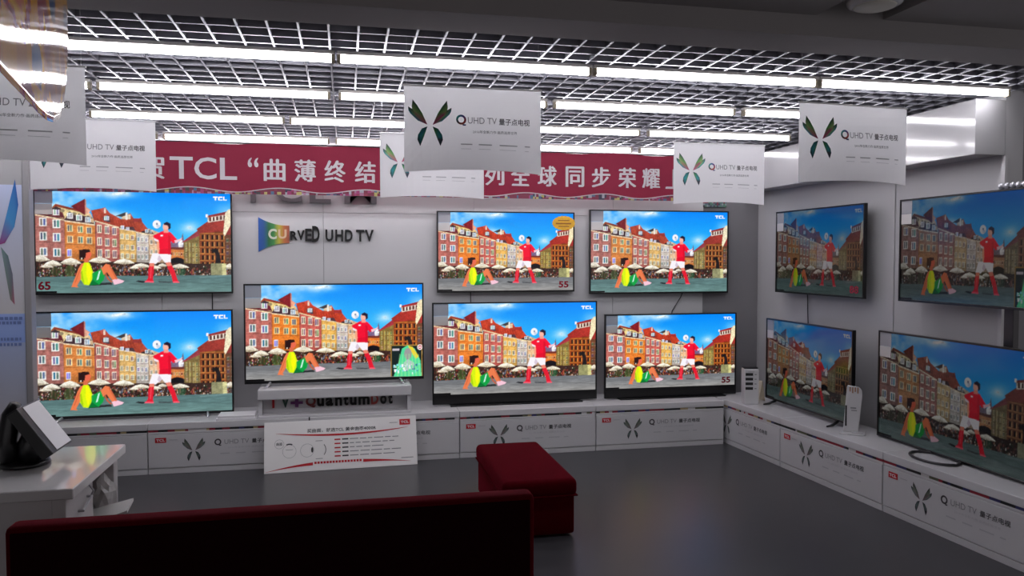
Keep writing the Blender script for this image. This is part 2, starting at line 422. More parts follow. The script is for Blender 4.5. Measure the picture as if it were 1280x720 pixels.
    poly([(346, 545), (380, 572), (328, 578)], (8, 96, 46), .7); poly([(280, 500), (288, 492), (264, 560), (254, 570)], (190, 90, 56), .6); poly([(430, 470), (438, 470), (474, 540), (466, 545)], (190, 90, 60), .6)
    disc(324, 412, 20, 24, (222, 104, 78)); poly([(288, 430), (286, 398), (304, 384), (334, 386), (340, 398), (316, 404), (314, 432)], (46, 26, 26))
    poly([(308, 430), (330, 434), (326, 456), (306, 456)], (210, 106, 76))
    # ---- footballer
    disc(680, 246, 21, 22, (236, 236, 246)); disc(687, 256, 10, 9, (196, 204, 222)); disc(681, 244, 5, 6, (120, 130, 160))
    poly([(640, 452), (664, 452), (660, 500), (655, 535), (660, 555), (612, 556), (630, 535), (632, 490)], (214, 32, 52))
    poly([(722, 448), (748, 446), (768, 490), (784, 540), (792, 553), (760, 556), (752, 520)], (216, 32, 52))
    poly([(655, 400), (752, 400), (750, 448), (722, 452), (704, 430), (670, 458), (636, 454)], (238, 232, 240)); poly([(690, 408), (704, 430), (690, 448), (680, 430)], (206, 190, 205))
    poly([(660, 306), (704, 284), (722, 278), (752, 288), (788, 328), (764, 346), (752, 334), (752, 404), (688, 404), (690, 336), (664, 320)], (232, 22, 54))
    poly([(664, 318), (688, 330), (690, 345), (664, 330)], (240, 220, 226)); poly([(678, 336), (690, 338), (694, 402), (682, 400)], (236, 160, 130))
    poly([(770, 330), (800, 322), (812, 312), (806, 330), (776, 346)], (236, 190, 200)); rect(698, 302, 712, 310, (250, 230, 235))
    poly([(738, 300), (752, 312), (752, 404), (738, 404)], (190, 12, 40), .6); poly([(690, 380), (752, 372), (752, 404), (688, 404)], (200, 16, 44), .5); poly([(646, 455), (652, 455), (646, 535), (638, 535)], (240, 90, 100), .6); poly([(640, 452), (664, 452), (662, 470), (638, 470)], (226, 130, 110)); poly([(722, 448), (748, 446), (756, 464), (729, 468)], (226, 130, 110)); poly([(614, 548), (660, 548), (660, 556), (612, 556)], (236, 90, 110)); poly([(760, 548), (790, 546), (794, 554), (760, 556)], (236, 90, 110))
    disc(726, 258, 15, 21, (238, 176, 160)); poly([(716, 240), (734, 232), (752, 242), (752, 266), (742, 274), (738, 252), (718, 248)], (34, 26, 50))
    poly([(716, 272), (738, 272), (742, 290), (714, 290)], (238, 150, 136))
    # logo on the broadcast
    for x0, y0, x1, y1 in ((974, 83, 999, 89), (983, 83, 991, 104), (1003, 83, 1024, 89), (1001, 86, 1009, 102), (1003, 98, 1024, 104), (1028, 83, 1035, 104), (1028, 98, 1048, 104)):
        rect(x0 + 4, y0 + 11, x1 + 4, y1 + 11, (250, 250, 252))
    if popup:
        rect(884, 418, 1070, 600, (170, 130, 60)); rect(890, 424, 1066, 600, (26, 40, 40))
        poly([(900, 600), (930, 520), (950, 440), (985, 420), (1025, 440), (1060, 510), (1066, 600)], (80, 210, 150))
        poly([(985, 424), (1012, 430), (1050, 485), (1030, 500), (1000, 450)], (226, 206, 60)); disc(985, 470, 22, 34, (150, 150, 150)); poly([(960, 520), (985, 500), (1020, 520), (1030, 560), (960, 570)], (170, 190, 190))
        for k in range(7): poly([(935 + k * 18, 470), (941 + k * 18, 470), (930 + k * 22, 600), (918 + k * 22, 600)], (150, 232, 150), .5)
        for k in range(60):
            x = 898 + random.random() * 155; y = 522 + random.random() * 50
            rect(x, y, x + random.uniform(3, 12), y + random.uniform(3, 20), random.choice([(220, 246, 250), (130, 216, 226), (60, 120, 150), (240, 250, 250), (90, 210, 160)]))
        rect(895, 440, 935, 452, (200, 190, 200)); disc(1056, 432, 16, 16, (250, 240, 240)); disc(1056, 432, 11, 11, (200, 80, 90)); rect(1048, 429, 1064, 435, (250, 240, 240))
    img = np.clip((img - 118) * 1.08 + 122, 0, 255) * (1 + .08 * (rng.random((H, W, 1)).astype(np.float32) - .5))
    img = np.clip(img, 0, 255).reshape(GY, 2, GX, 2, 3).mean((1, 3)) / 255
    return np.where(img <= .04045, img / 12.92, ((img + .055) / 1.055) ** 2.4).astype(np.float32)

def screen_mesh(name, pic):
    """unit picture panel, x -0.5..0.5, z 0..1, facing -y"""
    xs = np.linspace(-.5, .5, GX); zs = np.linspace(1, 0, GY)
    Xg, Zg = np.meshgrid(xs, zs)
    co = np.stack([Xg, np.zeros_like(Xg), Zg], -1).reshape(-1, 3).astype(np.float32)
    idx = np.arange(GX * GY).reshape(GY, GX)
    q = np.stack([idx[1:, :-1], idx[1:, 1:], idx[:-1, 1:], idx[:-1, :-1]], -1).reshape(-1, 4)
    me = bpy.data.meshes.new(name)
    me.vertices.add(len(co)); me.vertices.foreach_set('co', co.ravel())
    me.loops.add(q.size); me.loops.foreach_set('vertex_index', q.ravel().astype(np.int32))
    me.polygons.add(len(q)); me.polygons.foreach_set('loop_start', np.arange(0, q.size, 4, dtype=np.int32))
    a = me.color_attributes.new('picture', 'FLOAT_COLOR', 'POINT')
    c = np.ones((GX * GY, 4), np.float32); c[:, :3] = pic.reshape(-1, 3)
    a.data.foreach_set('color', c.ravel())
    me.update(calc_edges=True); me.validate()
    return me

SCREENS = {}
for key, (te, po, m_) in {'grey': (0, 0, S_front), 'teal': (1, 0, S_front), 'grey_popup': (0, 1, S_front)}.items():
    SCREENS[key] = screen_mesh('screen', paint(te, po, .72 if te else .92)); SCREENS[key].materials.append(m_)
for key, src in {'side': (1, 0, .45), 'side_popup': (1, 1, .40)}.items():  # side pictures also faded in colour for the oblique view
    SCREENS[key] = screen_mesh('screen', paint(*src)); SCREENS[key].materials.append(S_side)

# ------------------------------------------------------------------ room shell
BACK_Y = 6.50; RIGHT_X = 3.66; CAB_Y = 5.96; CAB_Z = 0.365; END_Y = 3.79
struct('floor', MB().box(-5.0, 5.5, -2.5, 6.6, -0.05, 0.0), M_floor, 'dark grey semi-gloss vinyl shop floor', 'floor')
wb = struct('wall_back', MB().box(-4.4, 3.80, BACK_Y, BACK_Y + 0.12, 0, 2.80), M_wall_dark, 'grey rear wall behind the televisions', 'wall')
xs = [-4.40, -3.83, -2.61, -1.39, -0.172, 1.05, 2.27, 3.115]
for i in range(len(xs) - 1):
    for z0, z1 in ((0.0, 1.909), (1.909, 2.47)):
        MB().box(xs[i] + .0015, xs[i + 1] - .0015, BACK_Y - 0.018, BACK_Y, z0 + .0015, z1 - .0015).build('wall_panel', M_panel, wb, 0.001, 1)
wr = struct('wall_right', MB().box(RIGHT_X, RIGHT_X + 0.12, END_Y, BACK_Y, 0, 2.80), M_wall, 'light grey side wall carrying wall-mounted televisions', 'wall')
MB().box(RIGHT_X - .004, RIGHT_X + .012, END_Y - .006, END_Y + .02, 0, 2.13).build('corner_trim', M_white, wr)
MB().box(RIGHT_X - .008, RIGHT_X, 4.685, 4.70, 0.0, 2.13).build('joint_strip', M_wall, wr)
struct('wall_side', MB().box(RIGHT_X + .12, 4.6, END_Y + .02, END_Y + .14, 0, 2.80), M_wall_dark, 'grey wall past the end of the side wall, shade put into its colour', 'wall')  # same paint as the side wall, with its shade put into the colour
struct('wall_left', MB().box(-4.5, -4.4, -2.5, BACK_Y, 0, 2.80), M_wall, 'light grey wall on the far side of the shop', 'wall')
sf = struct('trim_1', MB().box(3.46, RIGHT_X, END_Y, BACK_Y, 2.13, 2.44), M_soffit, 'glossy white boxed soffit along the top of the side wall', 'trim', 0.003)
# open-cell ceiling
ce = struct('ceiling', MB().box(-4.4, 4.6, 3.10, BACK_Y, 2.80, 2.86), M_plenum, 'dark ceiling void behind a silver open-cell grid', 'ceiling')
GZ0, GZ1 = 2.482, 2.522
me_b = MB().box(-4.3, 4.4, -.0045, .0045, 0, GZ1 - GZ0).mesh('grid_blade')
me_c = MB().box(-.0045, .0045, 3.19, BACK_Y - .02, 0, GZ1 - GZ0).mesh('grid_blade')
y = 3.24
while y < BACK_Y - .03:
    o = obj('grid_blade', me_b, M_grid, ce); o.location = (0, y, GZ0); y += 0.12
x = -4.26
while x < 4.4:
    o = obj('grid_blade', me_c, M_grid, ce); o.location = (x, 0, GZ0 + .0005); x += 0.12
struct('trim_2', MB().box(-4.4, 4.6, 2.93, 3.18, 2.46, 2.86), M_ceil, 'plain grey ceiling beam along the edge of the grid', 'trim')
pc = MB()
pc.box(-4.4, 1.90, -2.5, 2.93, 2.545, 2.86).box(2.21, 4.6, -2.5, 2.93, 2.545, 2.86).box(1.90, 2.21, -2.5, 2.93, 2.74, 2.86)
pl = struct('ceiling_plaster', pc, M_ceil, 'plain dark grey plaster ceiling with a long recessed slot', 'ceiling')
# round lamp in the slot
lr = empty('ceiling_lamp', (2.03, 2.74, 2.56)); tag(lr, 'unlit round flush ceiling lamp beside the recessed slot', 'lamp')
MB().lathe([(0.0, -.03), (.085, -.03), (.10, -.022), (.105, -.012), (.105, 0)]).build('rim', M_white, lr, smooth=True)
MB().lathe([(0.0, -.045), (.05, -.042), (.075, -.034), (.08, -.03)]).build('diffuser', mat('opal', (210, 206, 196), 0.4), lr, smooth=True)
MB().box(-.012, .012, -.012, .012, 0, .18).build('mount', M_metal, lr)

# ------------------------------------------------------------------ tube lamps
rows = [(3.685, [(-2.44, -1.245), (-1.24, -.04), (-.03, 1.175), (1.185, 2.395), (2.405, 3.57)], 'row along the ceiling beam'),
        (4.525, [(-2.52, -1.30), (-1.27, -.075), (-.03, 1.17), (1.21, 2.375), (2.43, 3.43)], 'third row from red banner'),
        (5.41, [(-2.80, -1.60), (-1.565, -.385), (-.355, .835), (.87, 2.095), (2.155, 3.30)], 'second row from red banner'),
        (6.29, [(-2.56, -1.36), (-1.32, -.115), (-.07, 1.12), (1.16, 2.365), (2.43, 3.43)], 'row above red banner')]
NTH = ['fifth', 'fourth', 'third', 'second', 'first']
for ry, segs, where in rows:
    for k, (a, b) in enumerate(segs):
        t = empty('tube_lamp', ((a + b) / 2, ry, 2.45)); L = b - a
        tag(t, 'lit fluorescent tube, %s from the glossy soffit, in %s' % (NTH[k], where), 'lamp', 'fluorescent tubes in ' + where)
        MB().box(-L / 2, L / 2, -.022, .022, .018, .034).build('batten', M_batten, t, .002, 1)
        MB().tube([(-L / 2 + .015, 0, 0), (L / 2 - .015, 0, 0)], .0155, 12).build('tube', M_tube, t, smooth=False)
        for s in (-1, 1):
            MB().box(min(s * L / 2, s * (L / 2 - .016)), max(s * L / 2, s * (L / 2 - .016)), -.018, .018, -.018, .02).build('end_cap', M_cap, t, .002, 1)

# ------------------------------------------------------------------ printed marks shared by posters and cabinets
def wing_cols(base, tips, dark=1.0):
    return [tuple(k * dark for k in lin(c)) for c in base]
TEAL = lin((14, 112, 104)); DEEP = lin((20, 44, 66)); GREEN = lin((70, 150, 70)); YEL = lin((150, 190, 110)); MAG = lin((186, 60, 120)); CYAN = lin((40, 160, 170)); GREY = lin((70, 70, 76))
def grey(c, k):
    l = (c[0] + c[1] + c[2]) / 3 * .45
    return tuple(c[i] * (1 - k) + l * k for i in range(3))
def butterfly(mb, cx, cz, s, y, k=0.0):
    """four faceted wings; s = half width; k = how faded to grey"""
    for sx in (-1, 1):
        P = lambda a, b: (cx + sx * a * s, y, cz + b * s)
        up = [
            ([(.12, .02), (.36, .55), (.58, .90), (.79, 1.16), (.83, .84), (.80, .72), (.66, .48)], [MAG, GREEN, TEAL, DEEP, TEAL, YEL, MAG]),
            ([(.12, .02), (.66, .48), (.80, .72), (1.0, .84), (.98, .66), (.90, .52), (.56, .20)], [MAG, YEL, TEAL, DEEP, TEAL, CYAN, CYAN]),
            ([(.12, -.06), (.37, -.16), (.55, -.45), (.42, -.52), (.20, -.30)], [DEEP, TEAL, TEAL, CYAN, GREEN]),
            ([(.20, -.30), (.42, -.52), (.55, -.45), (.58, -.68), (.46, -.98), (.33, -.66)], [GREEN, CYAN, TEAL, DEEP, DEEP, GREY]),
        ]
        for pts, cols in up:
            vs = [P(*p) for p in pts]; cs = [grey(c, k) for c in cols]
            f = tuple(range(len(vs))) if sx > 0 else tuple(range(len(vs) - 1, -1, -1))
            mb.add(vs, [f], cs)
    return mb
def hue_ring(t):
    c = [lin((150, 30, 60)), lin((40, 70, 150)), lin((40, 150, 140)), lin((60, 60, 70)), lin((170, 60, 40)), lin((150, 30, 60))]
    u = (t % (2 * math.pi)) / (2 * math.pi) * 5; i = int(u); f = u - i
    return tuple(c[i][j] * (1 - f) + c[min(i + 1, 5)][j] * f for j in range(3))

# ------------------------------------------------------------------ hanging posters
def poster(cx, Y, ztop, label, rz=0.0, w=0.60, h=0.365, bow=0.05):
    r = empty('hanging_poster', (cx, Y, ztop), rz); tag(r, label, 'poster', 'white butterfly posters hung from the ceiling')
    def bend(x, y, z):
        s = x / (w / 2); t = min(1, max(0, -z / h))
        return (x, y - bow * (1 - s * s) * t * t, z + .010 * (1 - s * s) * t ** 3)
    sh = MB(); nx, nz = 16, 8; vs = []; fs = []
    for side in (0, 1):
        for j in range(nz + 1):
            for i in range(nx + 1): vs.append((-w / 2 + w * i / nx, .0012 * side, -h * j / nz))
    n1 = (nx + 1) * (nz + 1); ID = lambda i, j, s: s * n1 + j * (nx + 1) + i
    for j in range(nz):
        for i in range(nx):
            fs.append((ID(i, j + 1, 0), ID(i + 1, j + 1, 0), ID(i + 1, j, 0), ID(i, j, 0)))
            fs.append((ID(i, j, 1), ID(i + 1, j, 1), ID(i + 1, j + 1, 1), ID(i, j + 1, 1)))
    for i in range(nx):
        fs.append((ID(i, nz, 1), ID(i + 1, nz, 1), ID(i + 1, nz, 0), ID(i, nz, 0)))
        fs.append((ID(i, 0, 0), ID(i + 1, 0, 0), ID(i + 1, 0, 1), ID(i, 0, 1)))
    for j in range(nz):
        fs.append((ID(0, j, 0), ID(0, j, 1), ID(0, j + 1, 1), ID(0, j + 1, 0)))
        fs.append((ID(nx, j + 1, 0), ID(nx, j + 1, 1), ID(nx, j, 1), ID(nx, j, 0)))
    sh.add(vs, fs); sh.map(bend); so = sh.build('sheet', M_sheet, r)
    e = -.0012
    butterfly(MB(), -.190, -.165, .093, e).map(bend).build('butterfly_print', M_print, so)
    MB().ring(-.056, -.137, .013, .022, e, 28, hue_ring).bar(-.050, -.036, -.163, -.157, e, lin((60, 50, 110))).map(bend).build('logo_ring', M_print, so)
    t = MB(); put_text(t, 'UHD TV', -.027, .100, -.153, -.125, e, 0.0); t.map(bend).build('lettering', M_inkgrey, so)
    t = MB(); put_text(t, '量子点电视', .110, .248, -.155, -.126, e, 0.012, res=2); t.map(bend).build('lettering', M_ink, so)
    t = MB(); put_text(t, '2016年全新力作·画质还原世界', -.006, .190, -.196, -.182, e, 0.01, res=1); t.map(bend).build('lettering', M_inkgrey, so)
    t = MB()
    for a, b in ((-.060, -.010), (.018, .076), (.110, .190), (.224, .248)):
        t.bar(a, b, -.249, -.244, e); t.bar(a, b - .006, -.268, -.2665, e)
    tag(t.map(bend).build('small_print', M_inklight, so), kind='stuff')
    MB().tube([(-w / 2 - .004, .0006, .003), (w / 2 + .004, .0006, .003)], .004, 8).build('hanging_rail', M_paper, r)
    for s in (-1, 1):
        MB().tube([(s * (w / 2 - .012), .0006, .003), (s * (w / 2 - .012), .0006, 2.485 - ztop)], .0009, 5).build('thread', M_thread, r)
    return r
poster(.548, 3.38, 2.280, 'white butterfly poster hanging in front of another one before the banner lettering')
poster(.497, 4.55, 2.258, 'white butterfly poster mostly hidden behind another hanging poster', bow=.04)
poster(2.345, 3.30, 2.262, 'white butterfly poster hanging beside the glossy white soffit', rz=math.radians(4))
poster(2.242, 4.45, 2.240, 'white butterfly poster hanging over the last characters of the red banner', bow=.06)
poster(-1.273, 4.45, 2.262, 'white butterfly poster hanging above the wall-mounted television marked 65')
poster(-1.252, 3.24, 2.262, 'white butterfly poster overlapped by the shiny foil banner')

# ------------------------------------------------------------------ foil banner
def foil():
    P0 = Vector((-.592, 1.91, 0)); d = Vector((.208, -.978, 0)).normalized(); n = Vector((d.y, -d.x, 0)) * -1
    r = empty('foil_banner', (P0.x, P0.y, 1.785)); tag(r, 'shiny multicoloured foil banner with a rounded corner hung from the ceiling', 'banner')
    bot, top, R, L = 0.0, 2.545 - 1.785 - .30, .30, 1.05
    ns, nz = 70, 36; vs = []; fs = []; cs = []
    cols = [lin((40, 100, 150)), lin((226, 160, 30)), lin((214, 150, 40)), lin((160, 24, 50)), lin((226, 170, 40)), lin((206, 120, 70)), lin((60, 140, 110))]
    for side in (0, 1):
        for i in range(ns + 1):
            s = L * i / ns
            zb = float(np.interp(s, [0, .026, .069, .123, .185, .29, .40, .50], [.235, .185, .125, .074, .043, .018, .005, 0]))
            for j in range(nz + 1):
                z = zb + (top - zb) * j / nz
                off = .0015 * math.sin(s * 9 + z * 6) + (.0015 if side else 0)
                p = d * s - n * off
                vs.append((p.x, p.y, z))
                v = math.sin(s * 7 + z * 13) + .8 * math.sin(s * 23 - z * 9) + .6 * math.sin(z * 41 + s * 3)
                k = int((v + 2.4) / 4.8 * len(cols)) % len(cols)
                cs.append(cols[k])
    m1 = (ns + 1) * (nz + 1); ID = lambda i, j, s: s * m1 + i * (nz + 1) + j
    for i in range(ns):
        for j in range(nz):
            fs.append((ID(i, j, 0), ID(i + 1, j, 0), ID(i + 1, j + 1, 0), ID(i, j + 1, 0)))
            fs.append((ID(i, j + 1, 1), ID(i + 1, j + 1, 1), ID(i + 1, j, 1), ID(i, j, 1)))
        for j, w in ((0, 0), (nz, 1)):
            q = (ID(i, j, 0), ID(i, j, 1), ID(i + 1, j, 1), ID(i + 1, j, 0)); fs.append(q if w == 0 else q[::-1])
    for j in range(nz):
        fs.append((ID(0, j, 0), ID(0, j + 1, 0), ID(0, j + 1, 1), ID(0, j, 1))); fs.append((ID(ns, j, 0), ID(ns, j, 1), ID(ns, j + 1, 1), ID(ns, j + 1, 0)))
    m = bpy.data.materials.new('foil'); m.use_nodes = True; nt = m.node_tree; b = nt.nodes['Principled BSDF']
    a = nt.nodes.new('ShaderNodeAttribute'); a.attribute_name = 'tint'; nt.links.new(a.outputs['Color'], b.inputs['Base Color'])
    b.inputs['Metallic'].default_value = 0.0; b.inputs['Roughness'].default_value = .05; b.inputs['Specular IOR Level'].default_value = .2
    tc = nt.nodes.new('ShaderNodeTexCoord'); nz_ = nt.nodes.new('ShaderNodeTexNoise'); nz_.inputs['Scale'].default_value = 260
    bp = nt.nodes.new('ShaderNodeBump'); bp.inputs['Strength'].default_value = .10; bp.inputs['Distance'].default_value = .001
    nt.links.new(tc.outputs['Object'], nz_.inputs['Vector']); nt.links.new(nz_.outputs['Fac'], bp.inputs['Height']); nt.links.new(bp.outputs['Normal'], b.inputs['Normal'])
    MB().add(vs, fs, cs).build('foil_sheet', m, r, smooth=True)
    for s in (.05, L - .05):
        p = d * s
        MB().tube([(p.x, p.y, top), (p.x, p.y, 2.545 - 1.785)], .0012, 5).build('thread', M_thread, r)
foil()

# ------------------------------------------------------------------ red banner on the rear wall
def banner():
    Y = 6.20; r = empty('red_banner', (0, Y, 2.030)); r.scale = (.969, 1, .969); tag(r, 'long crimson cloth banner with big white Chinese lettering on rear wall', 'banner')
    x0, x1 = -2.62, 3.05; n = 120
    wav = lambda x: .006 * math.sin(x * 5.0) + .003 * math.sin(x * 13)
    vs = []; fs = []
    for i in range(n + 1):
        x = x0 + (x1 - x0) * i / n
        for yy in (0, .003):
            vs.append((x, yy + wav(x), 0.0)); vs.append((x, yy + wav(x), .385 + .006 * math.sin(x * 9)))
    for i in range(n):
        a = i * 4; b = a + 4
        fs += [(a, b, b + 1, a + 1), (a + 3, b + 3, b + 2, a + 2), (a + 1, b + 1, b + 3, a + 3), (a, a + 2, b + 2, b)]
    cl = MB().add(vs, fs).build('cloth', M_crim, r, smooth=False)
    z0 = 2.135 - 2.03; hh = .168
    chars = [('热', -2.11), ('烈', -1.88), ('庆', -1.65), ('贺', -1.42), ('曲', -.535), ('薄', -.305), ('终', -.075), ('结', .16), ('者', .39), ('系', .98), ('列', 1.21), ('全', 1.43), ('球', 1.66), ('同', 1.90), ('步', 2.13), ('荣', 2.365), ('耀', 2.585), ('上', 2.80)]  # the next character lies behind a hanging poster
    bend = lambda x, y, z: (x, y + wav(x), z)
    for c, cx in chars:
        t = MB()
        for q, (dx, dz) in enumerate(((-.005, 0), (.005, 0), (0, .004))): put_text(t, c, cx - .077 + dx, cx + .077 + dx, z0 - .004 + dz, z0 + hh - .004 + dz, -.004 - .0004 * q, 0.0, res=2)
        t.map(bend).build('character', M_bannertext, cl)
    for c, a, b in (('T', -1.30, -1.135), ('C', -1.125, -.965), ('L', -.94, -.815)):
        t = MB(); put_text(t, c, a, b, z0, z0 + hh, -.004, .012); t.map(bend).build('character', M_bannertext, cl)
    for c, a, b in (('“', -.735, -.655), ('”', .53, .61)):
        t = MB(); put_text(t, c, a, b, z0 + .10, z0 + .175, -.004, .01); t.map(bend).build('character', M_bannertext, cl)
    # coloured scalloped border along the hem
    bd = MB(); rb = random.Random(4); x = -2.6
    pal = [(110, 12, 50)] * 6 + [(140, 30, 90), (150, 40, 100), (40, 36, 60), (170, 160, 90), (150, 150, 160), (60, 90, 120), (50, 46, 50), (130, 30, 60), (150, 100, 130)]
    while x < 3.04:
        w = rb.uniform(.010, .032); zz = .020 + .016 * math.sin(x * 9.5)
        zz += .006; zm = max(.001, zz * rb.uniform(.2, .7))
        bd.box(x, min(x + w, 3.05), -.008 + wav(x), -.003 + wav(x), -.004, zm, lin(rb.choice(pal))); bd.box(x, min(x + w, 3.05), -.008 + wav(x), -.003 + wav(x), zm, zz, lin(rb.choice(pal))); x += w
    bd.build('patterned_border', M_print, cl)
    rp = MB(); pts = [(x0 + (x1 - x0) * i / 200, -.011 + wav(x0 + (x1 - x0) * i / 200), .028 + .017 * math.sin((x0 + (x1 - x0) * i / 200) * 9.5)) for i in range(201)]
    rp.tube(pts, .004, 5).build('white_ribbon', M_bannertext, cl)
    MB().tube([(x0, .006, .388), (x1, .006, .388)], .006, 6).build('top_cord', M_metal, r)
    for xx in (-2.5, -.9, .9, 2.95):
        MB().tube([(xx, .004, .388), (xx, .004, .49)], .002, 5).build('hook', M_metal, r)
banner()
# strip of patterned trim past the panels
vt = empty('trim_garland', (3.22, 6.475, 2.0)); tag(vt, 'short patterned blue-green and red trim strip in the wall corner under the poster', 'trim strip')
bd = MB(); rb = random.Random(9)
for i in range(14):
    for j in range(5):
        bd.box(-.11 + i * .016, -.094 + i * .016, 0, .02, j * .016, j * .016 + .016, lin(rb.choice([(90, 110, 120), (80, 120, 100), (120, 40, 60), (60, 60, 70), (140, 150, 150)] if j < 3 else [(150, 20, 60), (130, 40, 70), (90, 90, 90)])))
bd.build('patterned_strip', M_print, vt)

# raised letters partly behind the banner
for ch, a, b in (('T', -.80, -.61), ('C', -.54, -.335), ('L', -.275, -.11), ('M', -.005, .25)):
    t = MB(); zb = 1.985; put_text(t, ch, a, b, zb, zb + .21, 0, .01, .05)
    o = t.map(lambda x, y, z: (x, y * 1.0 + 6.470, z)).build('wall_letter', M_greyletter)
    tag(o, 'raised grey letter ' + ch + ' on the wall, mostly covered by the red banner', 'letter', 'raised wall letters')

# ------------------------------------------------------------------ flared colour sign
def curved_sign():
    r = empty('wall_sign', (-.67, 6.470, 1.59)); tag(r, 'flared rainbow emblem and black raised letters reading CURVED UHD TV', 'sign')
    n = 24; cols = [lin((30, 84, 170)), lin((34, 84, 150)), lin((34, 110, 60)), lin((60, 140, 70)), lin((190, 180, 60)), lin((196, 110, 60)), lin((160, 80, 60))]
    vs = []; fs = []; cs = []
    for i in range(n + 1):
        u = i / n; x = .235 * u; e = .066 * (1 - u) ** 2.2
        zt = .213 + e * 1.0; zb = .075 - e * 1.05
        f = u * (len(cols) - 1); k = min(int(f), len(cols) - 2); f -= k
        c = tuple(cols[k][q] * (1 - f) + cols[k + 1][q] * f for q in range(3))
        for y in (0, .02):
            vs += [(x, y, zb), (x, y, zt)]; cs += [c, c]
    for i in range(n):
        a = i * 4; b = a + 4
        fs += [(a, b, b + 1, a + 1), (a + 3, b + 3, b + 2, a + 2), (a + 1, b + 1, b + 3, a + 3), (a, a + 2, b + 2, b)]
    fs += [(0, 1, 3, 2), (4 * n + 2, 4 * n + 3, 4 * n + 1, 4 * n)]
    em = MB().add(vs, fs, cs).build('flared_emblem', M_print, r)
    t = MB(); put_text(t, 'C', .075, .140, .105, .188, -.002, .035, .02); t.build('letter', mat('pale_letter', (214, 220, 200), .4), em)
    t = MB(); put_text(t, 'U', .150, .215, .110, .183, -.002, .035, .02); t.build('letter', mat('pale_letter2', (226, 196, 160), .4), em)
    xx = [(.243, .298, .100, .170), (.296, .352, .098, .178), (.358, .408, .092, .190), (.412, .470, .084, .212)]
    for ch, (a, b, c, d) in zip('RVED', xx):
        t = MB(); put_text(t, ch, a, b, c, d, 0, .03, .12); t.build('letter', M_letter, r)
    for ch, (a, b) in zip('UHDTV', ((.515, .575), (.592, .652), (.668, .728), (.756, .820), (.826, .895))):
        t = MB(); put_text(t, ch, a, b, .090, .185, 0, .025, .12); t.build('letter', M_letter, r)
curved_sign()

# ------------------------------------------------------------------ cabinets
STRIP_RND = random.Random(12)
def cabinet(loc, rz, w, label, depth=0.50, group=None):
    r = empty('display_cabinet', loc, rz); tag(r, label, 'cabinet', group)
    h = CAB_Z
    MB().box(.002, w - .002, .012, depth, .0, h - .062).build('body', M_cab, r)
    MB().box(.001, w - .001, 0, depth, h - .048, h).build('top_slab', M_white, r, .004, 2)
    dr = MB().box(.004, w - .004, 0, .014, .044, h - .080).build('front_panel', M_cab, r, .002, 1)
    MB().box(.003, w - .003, .003, .014, .0, .038).build('plinth', M_cab, r, .001, 1)
    MB().box(.003, w - .003, .003, .014, h - .076, h - .063).build('rail', M_cab, r, .001, 1)
    st = MB(); x = .004
    while x < w - .006:
        d = STRIP_RND.uniform(.012, .07); c = STRIP_RND.choice([(22, 22, 26)] * 5 + [(140, 30, 50)] * 3 + [(170, 150, 110), (50, 50, 100), (190, 186, 188), (90, 90, 70)])
        st.box(x, min(x + d, w - .004), .004, .012, h - .063, h - .048, lin(c)); x += d
    st.build('colour_strip', M_print, r)
    e = -.0012
    t = MB().box(.050, .125, -.0016, 0, .226, .262).build('logo_badge', M_logo, dr, .0006, 1)
    q = MB(); put_text(q, 'TCL', .058, .117, .235, .253, -.0026, .03); q.build('lettering', M_paper, t)
    q = MB().bar(.145, .200, .241, .247, e); q.build('small_print', M_inklight, dr)
    butterfly(MB(), .310, .160, .078, e, .88).build('butterfly_print', M_print, dr)
    MB().ring(.475, .214, .014, .024, e, 24, lambda t_: lin((60, 56, 60))).bar(.482, .498, .186, .193, e, lin((60, 56, 60))).build('logo_ring', M_print, dr)
    q = MB(); put_text(q, 'UHD TV', .520, .690, .197, .230, e, 0.0); q.build('lettering', M_inkgrey, dr)
    q = MB(); put_text(q, '量子点电视', .710, .895, .197, .230, e, .012, res=2); q.build('lettering', M_ink, dr)
    q = MB(); put_text(q, '2016年全新力作·画质还原世界', .545, .840, .164, .178, e, .0, res=1); q.build('lettering', M_inklight, dr)
    q = MB()
    for a, b in ((.49, .555), (.60, .665), (.71, .80), (.835, .87)): q.bar(a, b, .125, .133, e)
    tag(q.build('small_print', M_inklight, dr), kind='stuff')
    return r
xs = [-3.635, -2.513, -1.391, -.270, .852, 1.954]
labs = ['white display cabinet in the corner behind the white desk', 'white display cabinet under the left half of the television with silver feet', 'white display cabinet with red logo between the desk and the leaning sign board',
        'white display cabinet behind the leaning sign board under the pedestal', 'white display cabinet partly hidden by the red ottoman', 'white display cabinet under the standing television with the red 55 sticker']
for i, (x, l) in enumerate(zip(xs, labs)):
    cabinet((x, CAB_Y, 0), 0, (1.122, 1.122, 1.121, 1.122, 1.101, 1.112)[i], l, .52, 'low white display cabinets')
ang = math.radians(-90 + 3.15)
dv = Vector((math.cos(ang), math.sin(ang)))
p0 = Vector((3.140, 5.225))
for k, l in ((-1, 'white display cabinet in the corner below the white slotted tower'), (0, 'white display cabinet under the slim black-footed television and the white info stand'), (1, 'white display cabinet under the television with the ring stand'), (2, 'white display cabinet at the open end of the side wall bench')):
    q = p0 + dv * (1.06 * k)
    cabinet((q.x, q.y, 0), ang, 1.058, l, .42, 'low white display cabinets')

